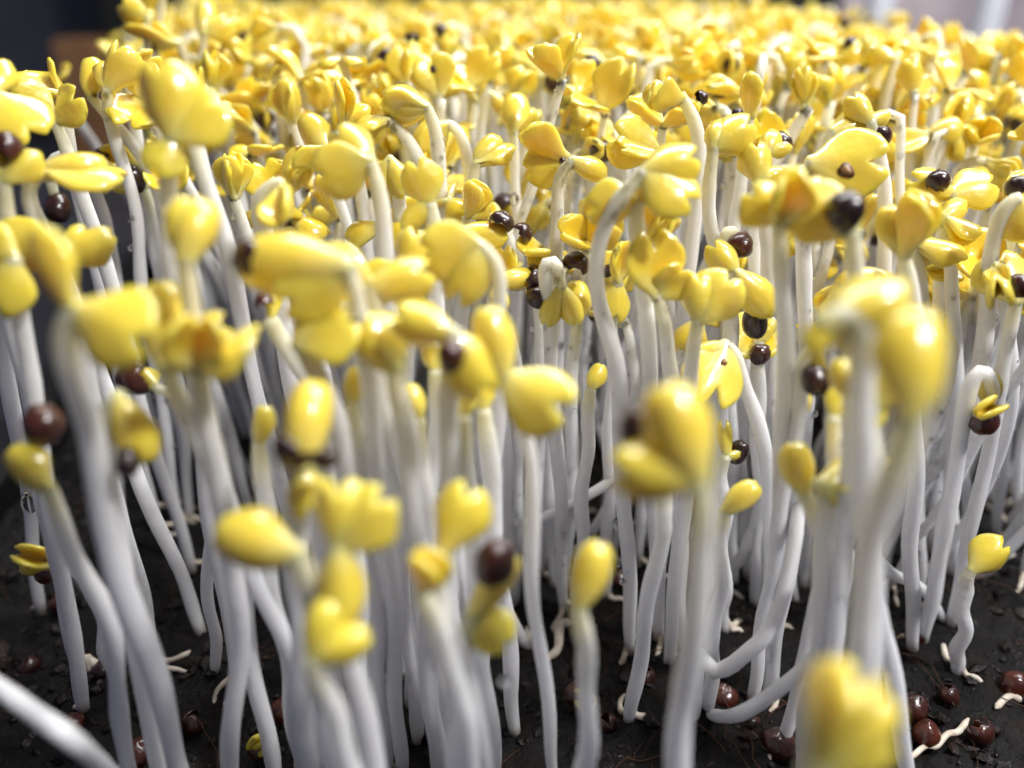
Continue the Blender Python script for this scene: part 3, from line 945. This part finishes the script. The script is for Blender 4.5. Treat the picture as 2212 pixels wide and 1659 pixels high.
H('front sprout with tall doubled leaf in the middle of the thick cluster', 40, (730, 1180), [(735, 1260), (760, 1420), (800, 1640)], [('C', 92, .4, 175, .85), ('E', 275, .4, 175, .9), ('F', 50, .2, 165, .8)], r=.72)
H('front sprout with small pointed yellow leaves at the foot of the cluster', 39, (672, 1420), [(680, 1470), (730, 1560), (780, 1700)], [('E', 75, .4, 175, .62), ('E', 25, .3, 170, .7)], r=.62)
H('front sprout with a golden ball head gripping two dark seed halves', 43, (650, 1010), [(640, 1080), (645, 1250), (650, 1500)], [('R', 88, .4, 178, 1.28), ('C', 285, .4, 175, .7)], [('cap', 635, 968, 1.05, 240, .4, -2, .1), ('cap', 700, 985, .7, 290, .4, -2, .2)], r=.68)
H('front sprout with dark red seed above a separate yellow leaf at tray rim', 48, (105, 1055), [(130, 1110), (180, 1230), (235, 1360), (262, 1560)], [('E', 140, .4, 178, .82)], [('split', 92, 920, 1.3, 60, .3, 1, .6)], r=.6)
H('front sprout with hanging leaf tipped by a dark seed', 46, (255, 860), [(235, 880), (225, 960), (250, 1100), (285, 1350)], [('E', 290, .3, 178, .95)], [('whole', 275, 1000, .78, 270, .3, -1, .0)], r=.66)
H('sprout with split red-brown seed on a thin green-yellow curved neck', 59, (335, 838), [(365, 848), (410, 885), (440, 950), (450, 1080), (455, 1300)], [('D', 150, .1, 170, .8)], [('split', 292, 815, 1.3, 200, .3, 0, .7)], r=.5)
H('front sprout with amber oval leaf and drooping leaf on a very thick stem', 40, (165, 668), [(140, 700), (135, 760), (175, 900), (225, 1100), (300, 1350), (370, 1600)], [('F', 335, .3, 176, .95), ('E', 140, .3, 120, .95)], r=.74)
H('front sprout with bright yellow upright leaf above the split red seed', 47, (355, 790), [(380, 850), (440, 1000), (560, 1250), (620, 1400)], [('E', 95, .3, 178, 1.15), ('F', 40, .2, 150, 1.0)], r=.66)
H('front sprout with crumpled sunlit leaves in the thick cluster', 44, (425, 790), [(430, 860), (470, 1050), (520, 1300), (500, 1520)], [('C', 75, .5, 20, .95), ('F', 30, .2, 120, .95), ('R', 110, .3, 175, .8)], r=.7)
H('front sprout with long banner leaf trailing from a dark red seed', 45, (745, 575), [(765, 600), (775, 720), (800, 900), (835, 1150), (850, 1400)], [('E', 178, .2, 176, 1.45), ('F', 215, .2, 165, .95)], [('split', 552, 565, 1.32, 180, .3, 1, .4)], r=.66)
H('sprout with rust-brown scrap on top of a gleaming white stem', 56, (585, 690), [(600, 725), (640, 780), (690, 850), (800, 960), (900, 1040)], [('D', 100, .2, 160, .7)], [('cap', 570, 655, .65, 100, .3, -1, .8)], r=.66, lean=9)
H('front sprout with two stacked yellow leaves like half-shut lips', 47, (850, 800), [(858, 850), (880, 960), (905, 1150), (930, 1450)], [('C', 120, .4, 175, .9), ('E', 140, .3, 150, 1.0)], r=.68)
H('front sprout with a leaf wing spread over the thick cluster', 46, (645, 745), [(680, 800), (720, 900), (760, 1100), (775, 1400)], [('E', 60, .2, 175, 1.0), ('F', 30, .2, 150, .85)], r=.64)
H('front sprout with dark red seed peeping from under a yellow hood', 45, (975, 720), [(1000, 740), (960, 850), (965, 1000), (975, 1300)], [('C', 165, .4, 175, .85), ('C', 300, .2, 178, .9)], [('whole', 975, 768, .85, 90, .5, -2, .8)], r=.72)
H('front sprout with paired oval and notched leaves on a slender stem', 46, (1088, 815), [(1100, 860), (1135, 960), (1148, 1150), (1165, 1400), (1190, 1600)], [('E', 105, .4, 178, .92), ('B', 330, .2, 172, .82)], r=.5)
H('front sprout with dangling pouch leaf on a pale arched neck', 52, (1040, 535), [(1070, 545), (1082, 590), (1080, 700), (1070, 860)], [('C', 245, .3, 176, 1.0), ('F', 185, .2, 170, .9)], r=.62)
H('sprout with round soft leaf wedged among pale stems', 55, (880, 590), [(885, 650), (880, 780)], [('C', 80, .4, 175, .85), ('F', 200, .2, 165, .8)])
H('sprout with leaf tilted like a roof above the half-shut lips', 49, (800, 620), [(815, 680), (825, 800), (870, 1000)], [('C', 20, .3, 175, .95), ('F', 160, .3, 165, .85)], r=.66)
H('sprout with waving flat leaf and raised oval leaf by the tray corner', 55, (130, 560), [(150, 620), (175, 740)], [('E', 30, .3, 176, .95), ('F', 165, .3, 160, 1.0), ('D', 80, .1, 150, .8)])
H('sprout with dripping yellow flap low at the tray rim', 50, (30, 560), [(40, 640), (60, 820)], [('C', 250, .3, 176, .85), ('F', 150, .3, 170, .7)])
H('sprout with pleated yellow head and red-brown shell on a neck arching to soil', 67, (122, 1215), [(150, 1225), (185, 1255), (212, 1310), (232, 1400), (262, 1560)], [('K', 155, .5, 20, .92), ('E', 100, .35, 150, .82), ('E', 190, .4, 175, .75)], [('cap', 104, 1232, 1.2, 315, .1, 1, .8)], r=.56)

for tx, ty, dd, pth in [(760, 870, 50, [(775, 1000), (800, 1200), (830, 1600)]), (905, 905, 52, [(915, 1050), (930, 1250), (965, 1640)]),
                        (1000, 900, 49, [(1005, 1050), (1025, 1250), (1065, 1650)]), (1045, 885, 54, [(1060, 1050), (1080, 1220), (1100, 1600)]),
                        (700, 905, 50, [(690, 1080), (700, 1250), (740, 1640)]), (560, 960, 51, [(575, 1150), (600, 1320), (650, 1640)]),
                        (940, 800, 56, [(935, 1000), (905, 1250), (890, 1600)]), (820, 850, 53, [(845, 1000), (870, 1250), (880, 1640)]),
                        (960, 780, 60, [(970, 1000), (1000, 1250), (1010, 1600)]), (870, 760, 57, [(855, 950), (810, 1250), (770, 1600)])]:
    H('pale small-leaved inner stem ' + INNER[tx], dd, (tx, ty), pth, [('E', 90 + (tx % 40), .2, 170, .6)], r=.64, group='inner stems of the thick front cluster')
for tx, ty, dd, pth in [(1835, 860, 46, [(1830, 1050), (1815, 1300), (1760, 1640)]), (1880, 930, 47, [(1885, 1100), (1905, 1350), (1960, 1640)]),
                        (1800, 900, 52, [(1795, 1100), (1760, 1350), (1690, 1600)]), (1720, 900, 58, [(1715, 1100), (1690, 1300), (1650, 1560)]),
                        (1440, 1040, 58, [(1420, 1200), (1385, 1400), (1330, 1640)])]:
    H('pale small-leaved inner stem ' + INNER[tx], dd, (tx, ty), pth, [('E', 70 + (tx % 40), .2, 170, .55)], r=.62, group='inner stems behind the bluish white stem')
# top far edge, taller ones
H('tall sprout with round glinting head standing above the far canopy', 98, (440, 70), [(440, 110), (432, 220), (428, 330)], [('R', 95, .3, 178, 1.35), ('C', 40, 0, 175, 1.0)])
H('very tall sprout cut by the picture edge with gleaming stem', 96, (352, -20), [(345, 40), (335, 110), (350, 220)], [('C', 210, .1, 170, 1.0), ('E', 160, .1, 170, .9)])
H('tall sprout with brown flattened head bending over at tray corner', 98, (385, 92), [(405, 110), (400, 170), (410, 290)], [('F', 178, .1, 70, 1.35), ('F', 185, .2, 120, 1.0)], [('whole', 326, 102, .7, 90, .2, 0, .8)])
H('tall sprout with two lumpy leaves beside the gleaming stem', 96, (318, 40), [(322, 80), (330, 200)], [('C', 150, .2, 176, 1.0), ('R', 110, .1, 170, .9)])
H('sprout with a hanging dark pear-shaped seed in the far canopy', 104, (838, 88), [(850, 110), (853, 190), (850, 300)], [('C', 250, .3, 176, .9)], [('whole', 834, 130, 1.35, 270, .2, -1, .2)])
H('sprout with curved dark seed strip beside a pale neck in far canopy', 108, (935, 150), [(950, 165), (955, 240), (955, 340)], [('D', 210, .1, 170, 1.0)], [('cap', 918, 150, 1.2, 130, .2, -1, .1), ('whole', 925, 182, .9, 270, .2, 0, .3)])
H('sprout with upright narrow leaf beside a darker leaf in mid canopy', 92, (1025, 215), [(1022, 260), (1018, 380)], [('E', 88, .2, 178, .98), ('F', 130, .1, 60, 1.2)])
H('sprout with little bent knob on a thin neck in mid canopy', 88, (1062, 205), [(1045, 215), (1042, 260), (1040, 380)], [('R', 320, .2, 178, .85)])
H('sprout with grey-black seed hung beside a white forked stem', 104, (1300, 135), [(1318, 150), (1330, 240), (1330, 360)], [('C', 160, .1, 176, 1.0)], [('whole', 1278, 140, 1.2, 90, .1, -1, .0)])
H('sprout with tall leaning white stem and bright bead head in far right canopy', 96, (1935, 130), [(1925, 160), (1910, 240), (1900, 330)], [('E', 150, .2, 178, .95), ('R', 60, .1, 170, .7)], r=.7)
H('sprout with dark seed shadowed below leaning white stem', 92, (1945, 225), [(1940, 280), (1930, 400)], [('F', 60, 0, 120, 1.0)], [('whole', 1938, 248, 1.0, 90, .1, -1, .0)])

# ---------------------------------------------------------------- the dense stand behind
KINDS = ['open', 'folded', 'hooked', 'capped']
LEAF_WORD = {'F': 'flat', 'C': 'cupped', 'B': 'notched', 'M': 'down-turned', 'K': 'folded', 'E': 'egg-shaped', 'R': 'rolled', 'D': 'bud-like'}
SEED_WORD = {'cap': 'half dark seed shell', 'whole': 'whole dark seed', 'split': 'split dark seed coat'}
HABIT = {'open': 'spread open', 'folded': 'held together', 'hooked': 'nodding on a bent neck', 'capped': ''}


def stand_label(kind, h, leaves, seeds):
    size = 'short' if h < 37 else ('tall' if h > 46.5 else 'middling')
    a, b = sorted(LEAF_WORD[q[0]] for q in leaves)
    lv = 'two %s leaves' % a if a == b else '%s and %s leaves' % (a, b)
    if kind == 'capped':
        return '%s sprout of the dense stand, %s below a %s' % (size, lv, SEED_WORD[seeds[0][0]])
    return '%s sprout of the dense stand, %s %s' % (size, lv, HABIT[kind])


def plan(x, y, h, kind, r_):
    """stem points and head pieces of a sprout of the stand"""
    base = np.array([x, y, float(soil_z(np.array(x), np.array(y))) - 0.3])
    lx, ly = r_.normal(0, 0.10) + 0.03 * np.sign(x), r_.normal(-0.07, 0.08)
    bow = r_.normal(0, 1.6, 2)
    top = base + np.array([lx * h, ly * h, h])
    pts = [base, base * .66 + top * .34 + np.array([bow[0] * .8, bow[1] * .8, 0]), base * .33 + top * .67 + np.array([bow[0], bow[1], 0]), top]
    T = unit(top - pts[2])
    az = r_.uniform(0, 6.283)
    side = np.array([math.cos(az), math.sin(az), 0])
    side = unit(side - T * (side @ T))
    hook = {'open': r_.uniform(0, 40), 'folded': r_.uniform(0, 55), 'hooked': r_.uniform(95, 170), 'capped': r_.uniform(20, 160)}[kind]
    R = r_.uniform(1.3, 2.2)
    steps = 4
    p = top
    for k in range(1, steps + 1):
        a = math.radians(hook) * k / steps
        q = top + R * (math.sin(a) * T + (1 - math.cos(a)) * side)
        pts.append(q + T * 0.15)
    a = math.radians(hook)
    tip = pts[-1]
    D = unit(math.cos(a) * T + math.sin(a) * side)
    az2 = r_.uniform(0, 6.283)
    b1 = unit(np.cross(D, np.array([math.cos(az2), math.sin(az2), .3])))
    om = math.radians({'open': r_.uniform(45, 95), 'folded': r_.uniform(10, 35), 'hooked': r_.uniform(8, 30), 'capped': r_.uniform(5, 25)}[kind])
    codes = {'open': 'FCBM', 'folded': 'KCE', 'hooked': 'RECK', 'capped': 'EDK'}[kind]
    leaves = []
    for sg in (1, -1):
        o2 = om * r_.uniform(0.7, 1.2)
        d = math.cos(o2) * D + math.sin(o2) * b1 * sg
        nz = math.sin(o2) * D - math.cos(o2) * b1 * sg
        leaves.append((codes[r_.integers(len(codes))], int(r_.integers(6)), d, nz, r_.uniform(0.8, 1.05)))
    seeds = []
    if kind == 'capped':
        seeds.append((['cap', 'whole', 'split'][r_.integers(3)], tip + D * r_.uniform(2.2, 3.2), r_.uniform(.95, 1.2), D, r_.uniform(0, .9)))
    return base, pts, tip, leaves, seeds


spots = []
tries = 0
cell = {}
r2 = np.random.default_rng(5)
while tries < 26000:
    tries += 1
    y = 68 + 272 * r2.uniform() ** 0.75
    x = r2.uniform(edge_left(y) + 4, edge_right(y) - 3)
    if abs(x) > 0.70 * y + 14:
        continue
    if y < 84:
        if x < -24 or r2.uniform() > (0.5 if x > -5 else 0.22):
            continue
    elif y < 100 and (x < -34 or r2.uniform() > 0.7):
        continue
    if y > 84 and x < -36 - 0.37 * (y - 92):
        continue
    gap = 2.3 if y > 100 else 2.9
    k = (int(x // 3), int(y // 3))
    if any((x - a) ** 2 + (y - b) ** 2 < gap * gap for i in (-1, 0, 1) for j in (-1, 0, 1) for a, b in cell.get((k[0] + i, k[1] + j), ())):
        continue
    cell.setdefault(k, []).append((x, y))
    spots.append((x, y))
spots.sort(key=lambda q: q[1] + 0.15 * abs(q[0]))
n_ind = 300 - N_SEEDLINGS
print('heroes', N_SEEDLINGS, 'stand', len(spots))


def height(x, y):
    if y < 84:
        h = r2.normal(34, 4.5)
    elif y < 105:
        h = r2.normal(41, 4)
    else:
        h = r2.normal(45.0, 2.6)
    h -= float(np.clip((x - 50) * 0.09, 0, 4.5))
    return float(np.clip(h, 24, 50))


def pick():
    return KINDS[r2.choice(4, p=[.36, .27, .24, .13])]


for x, y in spots[:n_ind]:
    kind = pick()
    hh = height(x, y)
    base, pts, tip, leaves, seeds = plan(x, y, hh, kind, r2)
    root = start(stand_label(kind, hh, leaves, seeds), base, 'sprouts of the dense stand')
    path = spline(pts, 26, 1.8)
    rad = stem_part(root, base, path, r2.uniform(.44, .68), int(x * 31 + y * 17) % 9999 + 7, 9)
    if y < 92:
        dew_part(root, base, path, rad, 34, int(x * 13 + y * 7) % 9999 + 3)
    for code, var, d, nz, s in leaves:
        bloom(root, base, code, var, d, nz, tip - d * 0.25, s)
    for kd, p, rs, d, tone in seeds:
        coat(root, base, kd, p, rs, d, tone, r2.uniform(0, 6))

# everything farther off reads as one mass
VV, FF, AL, TN, MI, PL = [], [], [], [], [], []
nv = 0
LOW = {}
for x, y in spots[n_ind:]:
    kind = pick()
    base, pts, tip, leaves, seeds = plan(x, y, height(x, y), kind, r2)
    parts = []
    path = spline(pts, 10, 1.6)
    v, f, al = tube(path, np.full(10, r2.uniform(.52, .66)), 6, 0.03, nv % 9999, False)
    parts.append((v, f, al, 0, r2.uniform(), np.zeros(len(v))))
    for code, var, d, nz, s in leaves:
        k = (code, var % 3)
        if k not in LOW:
            LOW[k] = leaf_geo(code, var % 3, 7, 6)
        v, f, al, _, pl = LOW[k]
        yv = unit(d); zv = unit(nz - yv * (nz @ yv)); xv = np.cross(yv, zv)
        parts.append((v * (s * 1.24) @ np.stack([xv, yv, zv]) + tip, f, al, 1, r2.uniform(), pl))
    for kd, p, rs, d, tone in seeds:
        if 'seed' not in LOW:
            LOW['seed'] = seed_geo('whole', 1, 9, 6)
        v, f = LOW['seed']
        parts.append((v * rs + p, f, np.zeros(len(v)), 2, tone, np.zeros(len(v))))
    for v, f, al, mi, tn, pl in parts:
        VV.append(v); PL.append(pl); AL.append(al); TN.append(np.full(len(v), tn)); MI += [mi] * len(f)
        FF += [tuple(nv + i for i in q) for q in f]
        nv += len(v)
o = link('sprout_canopy', make_mesh('sprout_canopy', np.vstack(VV), FF, [M_STEM, M_LEAF, M_COAT], np.concatenate(AL), np.concatenate(TN), mat_index=MI, pale=np.concatenate(PL)))
tag(o, 'dense far stand of yellow-headed white sprouts filling the tray', 'sprouts', kind='stuff')


# ---------------------------------------------------------------- on the soil
def ground_seed(label, x, y, r, kind, tone, ang, sprout=None):
    g = on_ground(x, y, r * 0.55)
    root = bpy.data.objects.new('mustard_seed', None); COL.objects.link(root)
    root.location = np.array([g[0], g[1], g[2] - r]) * MM
    tag(root, label, 'seed', 'seeds on the soil')
    b = np.array([g[0], g[1], g[2] - r])
    coat(root, b, kind, g, r, imgdir(ang, .3), tone, random.uniform(0, 6))
    if sprout == 'leaf':
        bloom(root, b, 'E', 1, imgdir(ang + 180, .4), -FWD, g - imgdir(ang + 180, .4) * 0.8, .72)
        bloom(root, b, 'D', 2, imgdir(ang + 150, .3), -FWD, g - imgdir(ang + 150, .3) * 0.6, .8)
    if sprout == 'root':
        a = imgdir(ang + 180, .2)
        p = [g, g + a * 1.3 + UPV * 0.5, g + a * 2.3 + UPV * .4 + RGT * .6, g + a * 2.8 - UPV * 1.2 + RGT * 1.4]
        path = spline(p, 14)
        V, F, al = tube(path - b, np.linspace(.55, .3, 14), 8, .08, int(x))
        link('root', make_mesh('root', V, F, M_ROOT), root)


ground_seed('yellow seed splitting open on bare soil beneath the thick stems', 562, 1612, 1.15, 'cap', .5, 250, 'leaf')
ground_seed('dark seed putting out a curled white root on bare soil', 222, 1450, 1.15, 'split', .1, 330, 'root')
ground_seed('glossy amber-brown seed lying on top of a darker seed', 2002, 1585, 1.2, 'whole', 1.0, 90)
ground_seed('glossy darker seed beneath the amber-brown one', 1972, 1530, 1.25, 'whole', .4, 60)
ground_seed('broken reddish seed at the foot of a kinked white stem', 1562, 1505, 1.3, 'split', .9, 80)
ground_seed('large dark maroon seed half sunk in the soil by the lowest sprout', 1680, 1610, 1.5, 'whole', .5, 80)
ground_seed('reddish seed half hidden where thick stems meet the soil', 612, 1535, 1.2, 'whole', .9, 80)
ground_seed('wet dark red seed under the leaning white stem', 300, 1630, 1.4, 'whole', .7, 80)
ground_seed('orange-brown seed in the dark gap by the tray side', 1968, 1200, 1.05, 'whole', 1.0, 80)
ground_seed('seed showing yellow flesh behind the slim lemon-leaved stem', 1245, 1500, 1.1, 'cap', .6, 180, 'leaf')
ground_seed('brown seed lying behind a rough wet stem', 1372, 1340, 1.2, 'whole', .5, 80)
ground_seed('dark seed pressed into soil near the tray rim', 700, 1480, 1.1, 'whole', .5, 80)
ground_seed('rusty seed among the bases of the tray-side stems', 2190, 1480, 1.3, 'whole', 1.0, 60)
ground_seed('dull brown seed between thin stems near tray side', 1980, 1370, 1.2, 'whole', .5, 60)
for gx, gy, gk in [(130, 1300, 'split'), (60, 1440, 'cap'), (330, 1480, 'cap'), (420, 1560, 'split'), (150, 1570, 'whole'), (470, 1340, 'cap'), (540, 1480, 'split'), (1310, 1560, 'split'),
                   (1390, 1460, 'cap'), (1340, 1250, 'split'), (1900, 1440, 'cap'), (2050, 1500, 'split'), (1850, 1600, 'cap'), (2120, 1580, 'split'), (1620, 1560, 'cap')]:
    ground_seed('%s brown seed shell half sunk in the wet soil' % {'split': 'split', 'cap': 'broken', 'whole': 'closed'}[gk], gx, gy, random.uniform(.9, 1.2), gk, random.uniform(.3, .9), random.uniform(200, 340))


def loose_stem(label, pts, r, rootlike=False):
    """a stem lying over or leaning across: pixels with depth"""
    P = [px(*p) if p[2] else on_ground(p[0], p[1], 0.4) for p in pts]
    base = P[-1].copy()
    name = 'loose_root' if rootlike else 'fallen_stem'
    V, F, al = tube(spline(P[::-1], 30) - base, np.full(30, r) * np.interp(np.linspace(0, 1, 30), [0, .1, .9, 1], [.7, 1, 1, .7] if not rootlike else [.3, .8, 1, .4]), 10, .05, abs(int(pts[0][0])))
    o = link(name, make_mesh(name, V, F, M_ROOT if rootlike else M_STEM, al * 0.7 + .1, random.random()))
    o.location = base * MM
    tag(o, label, 'root' if rootlike else 'stem')


loose_stem('bare white stem fallen aslant over the soil at the tray rim', [(-60, 1440, 47), (60, 1530, 46), (170, 1610, 45), (290, 1720, 0)], .56)
loose_stem('thin bare stem slanting across behind a straight one', [(1360, 1015, 78), (1270, 1070, 79), (1180, 1115, 80), (1100, 1140, 82), (1060, 1200, 0)], .52)
loose_stem('stem kinked like an elbow just above the soil', [(1728, 1065, 62), (1715, 1180, 62), (1690, 1290, 62.5), (1655, 1370, 63), (1610, 1412, 64), (1575, 1440, 65), (1540, 1450, 66), (1512, 1420, 67), (1500, 1560, 0)], .6)
loose_stem('stem arching low over the reddish broken seed', [(1832, 1190, 58), (1812, 1300, 59), (1780, 1390, 60), (1735, 1445, 62), (1660, 1505, 63), (1590, 1545, 64), (1530, 1545, 0)], .55)
loose_stem('curved stem sweeping down behind the tray-side gap', [(1880, 1190, 76), (1930, 1240, 78), (1990, 1270, 80), (2040, 1340, 0)], .5)
loose_stem('thin white root trailing along the wet soil', [(1870, 1530, 0), (1830, 1570, 0), (1790, 1600, 0)], .3, True)
loose_stem('pale fuzzy root leading from the stacked seeds', [(2092, 1552, 0), (2070, 1580, 0), (2046, 1586, 0), (2022, 1612, 0), (1998, 1612, 0), (1962, 1642, 0)], .26, True)
loose_stem('thin root bowed over the soil at the tray side', [(2212, 1515, 0), (2180, 1505, 0), (2150, 1530, 0)], .35, True)
loose_stem('crooked root standing out of soil beside a lone stem', [(505, 1420, 0), (470, 1440, 0), (480, 1500, 0), (510, 1560, 0)], .32, True)
loose_stem('small pale root looped beside the slim lemon-leaved stem', [(1240, 1345, 0), (1210, 1350, 0), (1205, 1400, 0), (1180, 1425, 0)], .5, True)


def drop(label, x, y, d, r, tall=1.35):
    c = px(x, y, d)
    V, F = [], []
    lat, lon = 10, 14
    for a in range(lat + 1):
        th = math.pi * a / lat
        pr = math.sin(th) * (1 - 0.35 * max(0, math.cos(th)))
        for k in range(lon):
            ph = 2 * math.pi * k / lon
            V.append((r * pr * math.cos(ph), r * pr * math.sin(ph), r * tall * math.cos(th)))
    for a in range(lat):
        for k in range(lon):
            k2 = (k + 1) % lon
            F.append((a * lon + k, (a + 1) * lon + k, (a + 1) * lon + k2, a * lon + k2))
    o = link('water_drop', make_mesh('water_drop', V, F, M_WATER))
    o.location = c * MM
    tag(o, label, 'drop', 'water drops')


drop('clear water drop clinging to a stem at the tray rim', 62, 1085, 68, .62, 1.7)
drop('water drop hanging from a stem foot over dark soil', 1335, 1130, 75, .55, 1.3)
drop('water drop on a stem under the egg-shaped bud', 1112, 430, 79, .5)
drop('water drop caught between paired stems in the thick front cluster', 1090, 1470, 52, .5, 1.0)
drop('water bead on the thick bluish white stem', 1820, 1300, 52, .4, 1.0)
